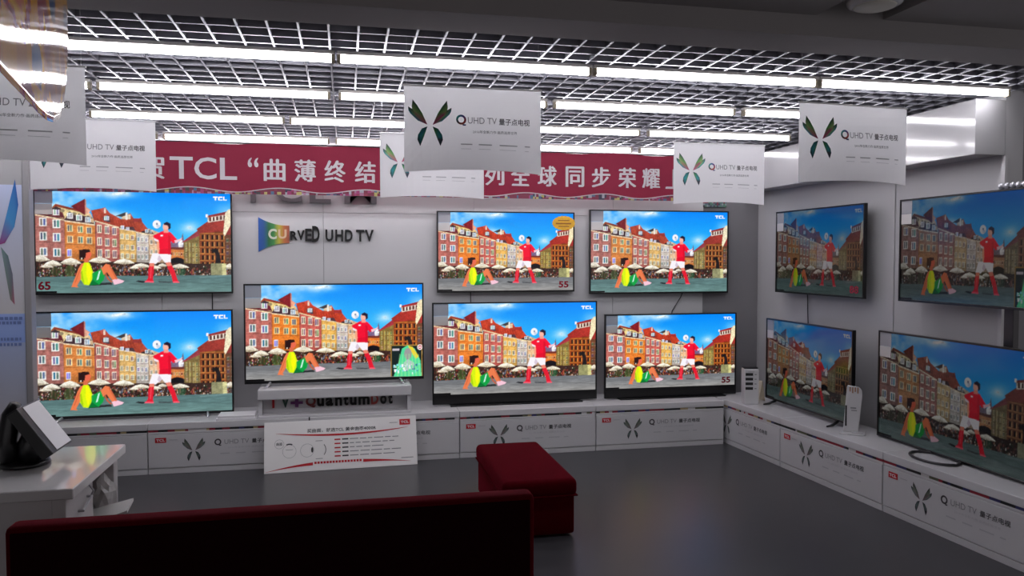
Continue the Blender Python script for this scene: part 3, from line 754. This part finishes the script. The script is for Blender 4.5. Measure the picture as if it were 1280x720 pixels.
# ------------------------------------------------------------------ televisions
def tv(label, w, h, loc, rz, pic, chin=.014, bez=.011, thick=.045, lift=0.0, stand=None, mount=0.0, size=None, gold=False, film=True):
    r = empty('television', loc, rz); tag(r, label, 'television', 'televisions showing the same football picture')
    z0 = lift
    f = MB(); y0 = -.006
    f.box(-w / 2, -w / 2 + bez, y0, thick * .5, z0, z0 + h).box(w / 2 - bez, w / 2, y0, thick * .5, z0, z0 + h)
    f.box(-w / 2 + bez, w / 2 - bez, y0, thick * .5, z0 + h - bez, z0 + h).box(-w / 2 + bez, w / 2 - bez, y0, thick * .5, z0, z0 + chin)
    fo = f.build('frame', M_black, r, .0015, 1)
    bk = MB().box(-w / 2 + .004, w / 2 - .004, .004, thick * .5, z0 + .004, z0 + h - .004)
    bk.box(-w * .36, w * .36, thick * .5, thick, z0 + h * .08, z0 + h * .62); bk.build('back_shell', M_blackm, r, .003, 1)
    so = obj('screen', SCREENS[pic], None, r); so.location = (0, 0.002, z0 + chin); so.scale = (w - 2 * bez, 1, h - bez - chin)
    sw, shh, zb = w - 2 * bez, h - bez - chin, z0 + chin
    if film:
        MB().box(-sw / 2, -sw / 2 + sw * .088, -.0005, .001, zb + shh * .87, zb + shh).build('film_sticker', M_film, r)
        MB().box(-sw / 2, -sw / 2 + sw * .085, -.0005, .001, zb + shh * .765, zb + shh * .868).build('film_label', M_film2, r)
    MB().box(-sw / 2, -sw / 2 + sw * .10, -.0005, .001, zb, zb + shh * .018).build('energy_label', M_black, r)
    if size:
        s, u0, u1 = size
        q = MB(); put_text(q, s, -sw / 2 + sw * u0, -sw / 2 + sw * u1, zb + shh * .03, zb + shh * .115, -.001, .035); q.build('size_sticker', M_stick, r)
    if gold:
        gx, gz = sw * .425, zb + shh * .875; q = []
        for k in range(40):
            t = 2 * math.pi * k / 40; rr = 1 + (.05 if k % 2 else -.03)
            q.append((gx + .098 * rr * math.cos(t), gz + .060 * rr * math.sin(t)))
        g = MB().prism(q, -.010, -.007).build('gold_sticker', M_gold, r)
        q = MB(); q.bar(gx - .05, gx + .05, gz + .018, gz + .026, -.0112); q.bar(gx - .07, gx + .065, gz - .010, gz + .002, -.0112); q.bar(gx - .045, gx + .045, gz - .032, gz - .024, -.0112); tag(q.build('sticker_print', M_goldink, g), kind='stuff')
    if stand == 'feet' or stand == 'feet_silver':
        for s in (-1, 1):
            x = s * w * .36
            q = MB().tube([(x, .02, z0 + .012), (x + s * .015, -.05, .012), (x + s * .02, -.10, .006)], [.012, .010, .006], 8)
            q.tube([(x, .02, z0 + .012), (x + s * .015, .08, .012), (x + s * .02, .12, .006)], [.012, .010, .006], 8)
            q.build('foot', M_silver if stand == 'feet_silver' else M_black, r, smooth=True)
    elif stand == 'bar':
        MB().box(-w * .40, w * .40, -.06, .10, 0, .010).build('stand_base', M_black, r, .003, 1)
        MB().box(-.10, .10, .012, .05, .008, z0 + .06).build('stand_neck', M_black, r, .003, 1)
    elif stand == 'ring':
        q = MB(); pts = []
        for k in range(33):
            t = 2 * math.pi * k / 32; pts.append((-.02 + .16 * math.cos(t), -.075 + .105 * math.sin(t), .008))
        q.tube(pts, .008, 8); q.build('ring_stand', M_metal, r, smooth=True)
        MB().box(-.06, .02, .015, .04, .004, z0 + .06).build('stand_neck', M_black, r, .003, 1)
    if mount > 0:
        MB().box(-.18, .18, thick, mount, z0 + h * .2, z0 + h * .55).build('wall_bracket', M_metal, r)
    return r
FW = BACK_Y - .018
def wall_tv(label, x0, x1, zb, zt, pic, Y=6.42, **k):
    return tv(label, x1 - x0, zt - zb, ((x0 + x1) / 2, Y, zb), 0, pic, mount=FW - Y, **k)
wall_tv('wide wall-mounted television with red 65 in the corner of its screen', -2.256, -.859, 1.272, 2.062, 'teal', size=('65', .008, .07))
wall_tv('wall-mounted television with a yellow oval sticker and red 55 sticker', .733, 1.905, 1.262, 1.933, 'grey', size=('55', .89, .965), gold=True)
wall_tv('wall-mounted television without any size sticker, next to the wall corner', 2.04, 3.326, 1.238, 1.960, 'teal')
tv('television on silver feet standing on cabinets right below the one marked 65', 1.372, .782, (-1.521, 6.20, CAB_Z), 0, 'teal', chin=.020, lift=.014, stand='feet_silver')
tv('television on the white pedestal with a pop-up picture on its screen', 1.345, .755, (-.0765, 6.15, .578), 0, 'grey_popup', chin=.022, lift=.020, stand='feet_silver')
tv('television with a thick black lower bar standing below the one with the yellow sticker', 1.367, .815, (1.3525, 6.20, CAB_Z), 0, 'grey', chin=.078, lift=.012, stand='bar')
tv('standing television with a thick black lower bar and a red 55 sticker', 1.19, .702, (2.70, 6.20, CAB_Z), 0, 'grey', chin=.078, lift=.010, stand='bar', size=('55', .895, .965))
RZ = math.radians(-90)
tv('dim wall-mounted television on the side wall with a small red sticker', 1.150, .672, (3.55, 5.432, 1.260), RZ, 'side', mount=RIGHT_X - 3.55, size=('88', .87, .96))
tv('dim television on the side wall with silver beads along its top edge', 1.105, .651, (3.50, 3.885, 1.270), RZ, 'side_popup', mount=0.0, thick=.05)
tv('slim television on black feet standing on the side bench', 1.122, .656, (3.38, 5.286, CAB_Z), RZ, 'side', lift=.034, stand='feet')
tv('large television on a ring stand at the open end of the side bench', 1.250, .700, (3.45, 3.930, CAB_Z), RZ, 'side', lift=.006, stand='ring')

# pole carrying the overhanging television
pm = empty('mounting_pole', (3.602, 3.66, CAB_Z)); tag(pm, 'dark metal pole carrying the television at the open wall end', 'pole')
MB().box(-.02, .02, -.032, .032, 0, 1.35).build('column', M_metal, pm, .003, 1)
MB().box(-.050, -.02, -.10, .10, .98, 1.30).build('bracket', M_metal, pm)
MB().box(-.05, .05, -.08, .08, 0, .012).build('foot_plate', M_metal, pm, .003, 1)
# beads along the top of that television
gb = empty('bead_garland', (3.50, 3.64, 1.921)); tag(gb, 'row of silver beads lying along the top of a side television', 'garland')
me_s = MB().lathe([(0.0, 0.0), (.010, .002), (.016, .008), (.0185, .0165), (.016, .026), (.009, .032), (0.0, .034)], n=14).mesh('bead', smooth=True)
for k in range(8):
    o = obj('bead', me_s, M_silver, gb); o.location = (.0, -.038 * k, 0)

# ------------------------------------------------------------------ cables
def cable(pts, label, r=.004):
    o = MB().tube(pts, r, 6).build('cable', M_black, None, smooth=True); tag(o, label, 'cable', 'thin black television cables')
cable([(-1.02, 6.465, 1.30), (-1.02, 6.472, 1.22), (-1.02, 6.470, 1.10)], 'thin black cable hanging down the wall between the two 65-inch-wide televisions')
cable([(1.02, 6.465, 1.30), (1.02, 6.472, 1.22), (1.02, 6.470, 1.10)], 'thin black cable below the television with the yellow sticker')
cable([(2.93, 6.465, 1.28), (2.90, 6.472, 1.20), (2.82, 6.470, 1.08), (2.80, 6.465, .95)], 'slanting black cable between the two televisions by the wall corner')
cable([(3.645, 5.69, 1.30), (3.648, 5.69, 1.22), (3.645, 5.68, 1.12), (3.64, 5.66, .95)], 'thin black cable hanging on the side wall between two televisions')

# ------------------------------------------------------------------ pedestal with raised letters
pd = empty('pedestal', (-.078, 5.985, CAB_Z)); tag(pd, 'white pedestal with QuantumDot lettering under the middle television', 'pedestal')
MB().box(-.56, .56, 0, .40, 0, .018).build('base_board', M_white, pd, .003, 1)
MB().box(-.555, .555, .11, .39, .018, .135).build('body', M_white, pd)
MB().box(-.563, .563, 0, .40, .135, .213).build('top_slab', M_white, pd, .008, 2)
for s in (-1, 1):
    MB().box(s * .545 - .012, s * .545 + .012, .02, .11, .018, .135).build('side_cheek', M_white, pd)
lx = [('T', -.49, -.43, M_logo), ('V', -.40, -.345, mat('dark_green', (40, 70, 60), .4)), ('+', -.335, -.245, mat('purple', (110, 50, 110), .4)), ('Q', -.225, -.150, mat('brown_red', (110, 40, 40), .4))]
for ch, a, b in (('u', -.142, -.090), ('a', -.078, -.022), ('n', -.008, .044), ('t', .054, .092), ('u', .102, .152), ('m', .166, .250)):
    lx.append((ch, a, b, M_letter))
lx += [('D', .262, .318, mat('dull_red', (170, 60, 54), .4)), ('o', .330, .380, M_letter), ('t', .390, .425, M_letter)]
for ch, a, b, m_ in lx:
    z1 = .135 if ch in 'TVQDt' else .125
    t = MB(); put_text(t, ch, a, b, .058 if ch != 'Q' else .050, z1, .104, .035, .10); t.build('letter', m_, pd)

# white flat packages beside it
pk = empty('paper_pack', (-.80, 6.065, CAB_Z)); tag(pk, 'stack of flat white boxes beside the pedestal on the cabinet', 'box stack')
MB().box(-.13, .15, -.10, .08, 0, .016).build('flat_box', M_paper, pk, .002, 1)
MB().box(-.12, .14, -.095, .07, .016, .034).build('flat_box', M_paper, pk, .002, 1)
ck = MB().box(-.004, .004, 0, .006, 0, .035).build('seam_mark', M_black); ck.location = (-.272, 5.952, .335)  # dark strip added where two cabinets meet, marking their seam
tag(ck, 'small black strip marking the cabinet seam above the leaning sign board', 'clip')

# ------------------------------------------------------------------ leaning sign board
sb = empty('sign_board', (-.033, 5.820, .001), math.radians(2.2)); tag(sb, 'white printed sign board with red curves leaning on the cabinets', 'sign board')
tilt = math.radians(-16.5)
def lean(x, y, z): return (x, y * math.cos(tilt) - z * math.sin(tilt), y * math.sin(tilt) + z * math.cos(tilt))
def bb(mb, name, m_, parent): return mb.map(lean).build(name, m_, parent)
bw, bh = 1.10, .365
panel = bb(MB().box(-bw / 2, bw / 2, 0, .008, .002, bh), 'panel', M_board, sb)
e = -.0012
def arc(mb, x0, x1, zf, th, n=30):
    for i in range(n):
        a = x0 + (x1 - x0) * i / n; b = x0 + (x1 - x0) * (i + 1) / n
        ta = th((a - x0) / (x1 - x0)); tb = th((b - x0) / (x1 - x0))
        mb.flat([(a, zf(a) - ta), (b, zf(b) - tb), (b, zf(b) + tb), (a, zf(a) + ta)], e)
    return mb
q = arc(MB(), -.47, .49, lambda x: .253 + .030 * ((x - .0) / .48) ** 2, lambda u: .0005 + .0065 * math.sin(math.pi * u) ** .8)
bb(q, 'red_curve', M_logo, panel)
q = arc(MB(), -.54, -.21, lambda x: .055 - .045 * ((x + .10) / .44) ** 2, lambda u: .0005 + .010 * u)
arc(q, .15, .50, lambda x: .055 - .030 * ((x - .10) / .44) ** 2, lambda u: .0005 + .010 * (1 - u))
bb(q, 'red_curve', M_logo, panel)
q = MB(); put_text(q, '买曲面，就选TCL 黄金曲率4000R', -.25, .25, .275, .305, e, .014, res=2); bb(q, 'lettering', M_ink, panel)
q = MB().box(.425, .505, -.002, 0, .300, .342); bg = bb(q, 'logo_badge', M_logo, panel)
q = MB(); put_text(q, 'TCL', .435, .495, .312, .330, -.003, .03); bb(q, 'lettering', M_paper, bg)
q = MB().bar(.35, .41, .318, .322, e)
for cx, cz, r_ in ((-.445, .205, .033), (-.375, .150, .048), (-.250, .150, .048)): bb(MB().ring(cx, cz, r_ - .0018, r_, e, 30), 'circle_outline', M_inkgrey, panel)
for k in range(5):
    z = .218 - k * .030
    x = .055
    rk = random.Random(30 + k)
    while x < .40 - (.05 * (k % 3)):
        l = rk.uniform(.03, .09); q.bar(x, x + l, z - .003, z + .003, e); x += l + .012
q.bar(-.19, -.14, .213, .217, e); q.bar(-.19, -.14, .085, .089, e); q.bar(.43, .52, .055, .060, e); q.bar(-.40, -.35, .16, .163, e)
tag(bb(q, 'small_print', M_inkgrey, panel), kind='stuff')
q = MB(); 
for k in range(5): q.bar(.0, .045, .218 - k * .030 - .005, .218 - k * .030 + .005, e)
tag(bb(q, 'heading_marks', M_ink, panel), kind='stuff')
q = MB()
for k in range(5): q.bar(-.055, -.012, .218 - k * .030 - .005, .218 - k * .030 + .005, e)
for k in range(16): q.bar(-.20 + k * .0215, -.184 + k * .0215, .050, .066, e)
tag(bb(q, 'red_marks', M_logo, panel), kind='stuff')
q = MB(); put_text(q, '曲面', -.466, -.424, .195, .216, e, .01, res=1)
bb(q, 'lettering', M_ink, panel)
bb(MB().ring(-.214, .152, 0.0005, .020, e, 16, sx=.4), 'eye_mark', M_ink, panel)
bb(MB().ring(-.375, .152, .045, .054, e, 12, None, math.radians(65), math.radians(115)), 'brow_mark', M_ink, panel)
bb(MB().ring(-.175, .150, .055, .060, e, 12, None, math.radians(-40), math.radians(40)), 'arc_mark', M_ink, panel)

# ------------------------------------------------------------------ small things on the side bench
st = empty('slotted_tower', (3.205, 5.775, CAB_Z), math.radians(-14)); tag(st, 'white tower box with four dark slots in the bench corner', 'device')
tb = MB().box(-.058, .058, -.02, .085, 0, .285).build('case', M_white, st, .006, 2)
for k in range(4):
    MB().box(-.050, .010, -.0225, -.0195, .118 + k * .038, .140 + k * .038).build('slot', M_black, st)
    MB().box(.022, .038, -.0215, -.0198, .124 + k * .038, .132 + k * .038).build('mark', M_inkgrey, st)
MB().box(-.03, .02, -.0213, -.0198, .262, .265).build('mark', M_inkgrey, st)
MB().box(-.055, .056, .0, .08, .285, .297).build('dark_lid', M_blackm, st, .003, 1)
tc = empty('tent_card', (3.335, 5.895, CAB_Z), math.radians(-65)); tag(tc, 'small cream folded tent card beside the slotted tower', 'card')
for s in (-1, 1):
    MB().add([(-.04, s * .045, 0), (.04, s * .045, 0), (.04, s * .002, .17), (-.04, s * .002, .17), (-.04, s * .045 - s * .002, 0), (.04, s * .045 - s * .002, 0), (.04, 0, .17), (-.04, 0, .17)],
             [(0, 1, 2, 3), (7, 6, 5, 4), (0, 4, 5, 1), (2, 6, 7, 3), (1, 5, 6, 2), (0, 3, 7, 4)]).build('leaf', M_cream, tc)
ic = empty('info_stand', (3.330, 4.655, CAB_Z), math.radians(-38)); tag(ic, 'white upright info stand with rounded top beside the ring-stand television', 'stand')
MB().box(-.075, .085, -.06, .06, 0, .012).build('base_plate', M_white, ic, .004, 2)
prof = [(-.055, .012), (.040, .012), (.062, .26), (.058, .295), (.040, .318), (-.030, .325), (-.034, .315)]
pn = MB().prism(prof, -.008, .008).build('upright', M_white, ic, .003, 1)
MB().box(-.042, -.032, -.0095, -.0078, .05, .19).build('dark_slit', M_black, ic)
q = MB(); q.bar(-.01, .025, .17, .18, -.0095); q.bar(-.005, .03, .155, .162, -.0095); tag(q.build('small_print', M_inkgrey, ic), kind='stuff')
q = MB()
for k in range(4): q.bar(-.018 + k * .016, -.010 + k * .016, .285 - .01 * (k % 2), .315, -.0095)
tag(q.build('ornament_print', mat('ornament', (150, 110, 80), .5), ic), kind='stuff')
MB().box(.0, .07, -.055, -.015, .012, .020).build('tray', M_inklight, ic, .002, 1)

# ------------------------------------------------------------------ printed panel beside the big televisions
gp = empty('poster_panel', (-2.18, 4.80, 0)); tag(gp, 'tall glossy display panel printed with a blue butterfly wing', 'display panel')
MB().box(-.50, .445, 0, .05, 0, 2.47).build('panel', M_soffit, gp)
MB().box(.445, .478, -.01, .055, 0, 2.47).build('edge_post', mat('post_grey', (150, 148, 150), .4), gp, .003, 1)
q = MB(); e = -.0016
def grad(mb, x0, x1, z0, z1, c0, c1, y): mb.add([(x0, y, z0), (x1, y, z0), (x1, y, z1), (x0, y, z1)], [(0, 1, 2, 3)], [lin(c0), lin(c0), lin(c1), lin(c1)])
grad(q, -.49, .44, 1.24, 1.95, (206, 204, 206), (196, 206, 236), e); grad(q, -.49, .44, 1.08, 1.24, (150, 176, 236), (160, 184, 240), e); grad(q, -.49, .44, .62, 1.08, (196, 194, 196), (176, 190, 226), e)
q.build('print_background', M_print, gp)
q = MB(); cx, cz = .31, 1.62; B1, B2, B3 = lin((36, 92, 170)), lin((70, 150, 210)), lin((150, 60, 120))
for sx in (1, -1):
    f = lambda a, b: (cx + sx * a, -.003, cz + b)
    for pts, cs in (([(.01, .0), (.05, .16), (.098, .36), (.112, .22), (.09, .10), (.04, .01)], [B3, B2, B1, B1, B2, B3]),
                    ([(.02, -.01), (.055, -.06), (.075, -.16), (.082, -.33), (.060, -.30), (.035, -.12)], [lin((120, 150, 150)), lin((90, 120, 120)), lin((110, 110, 130)), lin((180, 90, 120)), lin((120, 130, 120)), lin((90, 130, 120))])):
        vs = [f(*p) for p in pts]; q.add(vs, [tuple(range(6)) if sx < 0 else tuple(range(5, -1, -1))], cs)
q.build('butterfly_print', M_print, gp)
q = MB(); rk = random.Random(2)
for z in (1.215, 1.19, 1.10, 1.07):
    x = -.4
    while x < .42:
        l = rk.uniform(.008, .02); q.bar(x, x + l, z - .008, z + .008, -.003); x += l + .006
tag(q.build('small_print', mat('blue_ink', (110, 130, 190), .5), gp), kind='stuff')

# ------------------------------------------------------------------ desk
dk = empty('desk', (-1.56, 3.28, 0)); tag(dk, 'white desk with a glossy glass top beside the red sofa', 'desk')
MB().box(-.64, .63, -.335, .33, .712, .750).build('desk_top', M_desk, dk, .003, 1)
MB().box(-.62, .585, -.315, -.295, .02, .712).build('front_panel', M_deskbody, dk)
MB().box(.555, .60, -.318, -.02, .0, .712).build('side_panel', M_deskbody, dk, .002, 1)
MB().box(.555, .60, .26, .315, .0, .712).build('corner_post', M_deskbody, dk, .002, 1)
MB().box(-.62, .595, .30, .315, .02, .712).build('rear_panel', M_deskbody, dk)
MB().box(-.60, .595, -.02, .30, .455, .475).build('shelf', M_deskbody, dk)
MB().box(-.62, -.60, -.315, .315, .0, .712).build('side_panel', M_deskbody, dk)
MB().tube([(.603, -.20, .63), (.620, -.20, .63), (.620, -.10, .655), (.603, -.10, .655)], .005, 6).build('handle', M_inklight, dk)
MB().tube([(.603, -.07, .69), (.616, -.065, .665), (.603, -.06, .64)], .004, 6).build('hook', M_inklight, dk)
def crumple(name, loc, s, m_, label, cat, seed):
    rr = random.Random(seed); bm = bmesh.new(); bmesh.ops.create_icosphere(bm, subdivisions=3, radius=1)
    ph = [rr.uniform(0, 6) for _ in range(6)]
    for v in bm.verts:
        p = v.co; k = 1 + .16 * math.sin(p.x * 5 + ph[0]) * math.sin(p.z * 6 + ph[1]) + .12 * math.sin(p.y * 9 + ph[2] + p.z * 5)
        v.co = Vector((p.x * k * s[0], p.y * k * s[1], max(-.8, p.z * k) * s[2] + .8 * s[2]))
    me = bpy.data.meshes.new(name); bm.to_mesh(me); bm.free()
    o = obj(name, me, m_); o.location = loc; tag(o, label, cat); return o
crumple('plastic_bag', (-1.01, 3.525, .475), (.06, .048, .095), M_bag, 'crumpled white plastic bag on the open desk shelf', 'bag', 3)
crumple('dark_pouch', (-1.09, 3.30, .475), (.04, .05, .10), M_blackm, 'dark soft pouch behind the paper bag on the desk shelf', 'pouch', 5)
crumple('paper_bundle', (-.995, 3.275, .475), (.03, .028, .035), M_kraft, 'brown paper bundle on the open desk shelf', 'bundle', 8)
q = MB().add([(-.05, -.09, .0), (.12, -.05, .05), (.12, .05, .07), (-.05, .05, .03), (-.05, -.09, .012), (.12, -.05, .062), (.12, .05, .082), (-.05, .05, .042)],
             [(3, 2, 1, 0), (4, 5, 6, 7), (0, 1, 5, 4), (1, 2, 6, 5), (2, 3, 7, 6), (3, 0, 4, 7)])
o = q.build('leaflet_stack', M_bag); o.location = (-.985, 3.41, .475); tag(o, 'white leaflets sticking out of the open desk shelf', 'leaflets')

# document stand on the desk
ds = empty('document_stand', (-1.20, 3.33, .75)); tag(ds, 'black desk stand holding a tilted white sheet', 'stand')
MB().lathe([(0, 0), (.085, 0), (.09, .006), (.085, .018), (.055, .028), (.03, .034)], -.02, 0, 28).build('base', M_black, ds, smooth=True)
# tilted tray: long side slopes down towards +x, short side along y
ux, uz = .115, -.165
A = Vector((.005, 0, .235)); Bv = Vector((ux, 0, uz)); nrm = Vector((-uz, 0, ux)).normalized()
def slab(a, b, y0, y1, t0, t1):
    pts = []
    for t in (t0, t1):
        for (p, yv) in ((a, y0), (b, y0), (b, y1), (a, y1)):
            c = A + Bv * p + nrm * t; pts.append((c.x, yv, c.z))
    return MB().add(pts, [(3, 2, 1, 0), (4, 5, 6, 7), (0, 1, 5, 4), (1, 2, 6, 5), (2, 3, 7, 6), (3, 0, 4, 7)])
tr = slab(-.03, 1.03, -.125, .085, -.045, 0).build('tray', M_black, ds, .004, 2)
slab(.0, 1.0, -.078, .078, .0006, .0016).build('white_sheet', M_paper, tr)
MB().tube([(-.055, -.03, .02), (-.07, -.03, .10), (-.05, -.03, .20), (-.035, -.03, .245)], [.040, .036, .034, .020], 10).build('handset', M_black, ds, smooth=True)
MB().tube([(.0, -.02, .02), (.005, -.02, .08), (.03, -.02, .14)], [.045, .042, .038], 10).build('arm', M_black, ds, smooth=True)

# ------------------------------------------------------------------ sofa and ottoman
so = empty('sofa', (-.176, 2.43, 0)); tag(so, 'dark red velvet sofa seen from behind, facing the televisions', 'sofa')
MB().box(-.758, .758, -.04, .04, .10, .80).build('backrest', M_red, so, .018, 3, smooth=True)
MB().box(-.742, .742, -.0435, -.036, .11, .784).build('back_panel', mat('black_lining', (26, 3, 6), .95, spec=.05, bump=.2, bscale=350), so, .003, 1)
MB().box(-.735, .735, .04, .45, .10, .30).build('seat_base', M_red, so, .015, 2)
for s in (-1, 0, 1):
    MB().box(s * .488 - .242, s * .488 + .242, .05, .46, .30, .42).build('seat_cushion', M_red, so, .03, 3, smooth=True)
for sx in (-.68, .68):
    for sy in (.0, .40):
        MB().tube([(sx, sy, 0), (sx, sy, .11)], [.018, .025], 10).build('leg', M_blackm, so)
ot = empty('ottoman', (1.04, 4.60, 0)); tag(ot, 'long dark red velvet ottoman bench on the floor in front of the cabinets', 'ottoman')
MB().box(-.198, .198, -.45, .45, .012, .235).build('upholstered_base', M_red, ot, .015, 2, smooth=True)
MB().box(-.212, .212, -.465, .465, .225, .325).build('seat_cushion', M_red, ot, .032, 4, smooth=True)
MB().box(-.2135, .2135, -.4665, .4665, .228, .236).build('piping', M_red, ot, .003, 1)
for sx in (-.16, .16):
    for sy in (-.40, .40):
        MB().tube([(sx, sy, 0), (sx, sy, .02)], .018, 10).build('foot', M_blackm, ot)
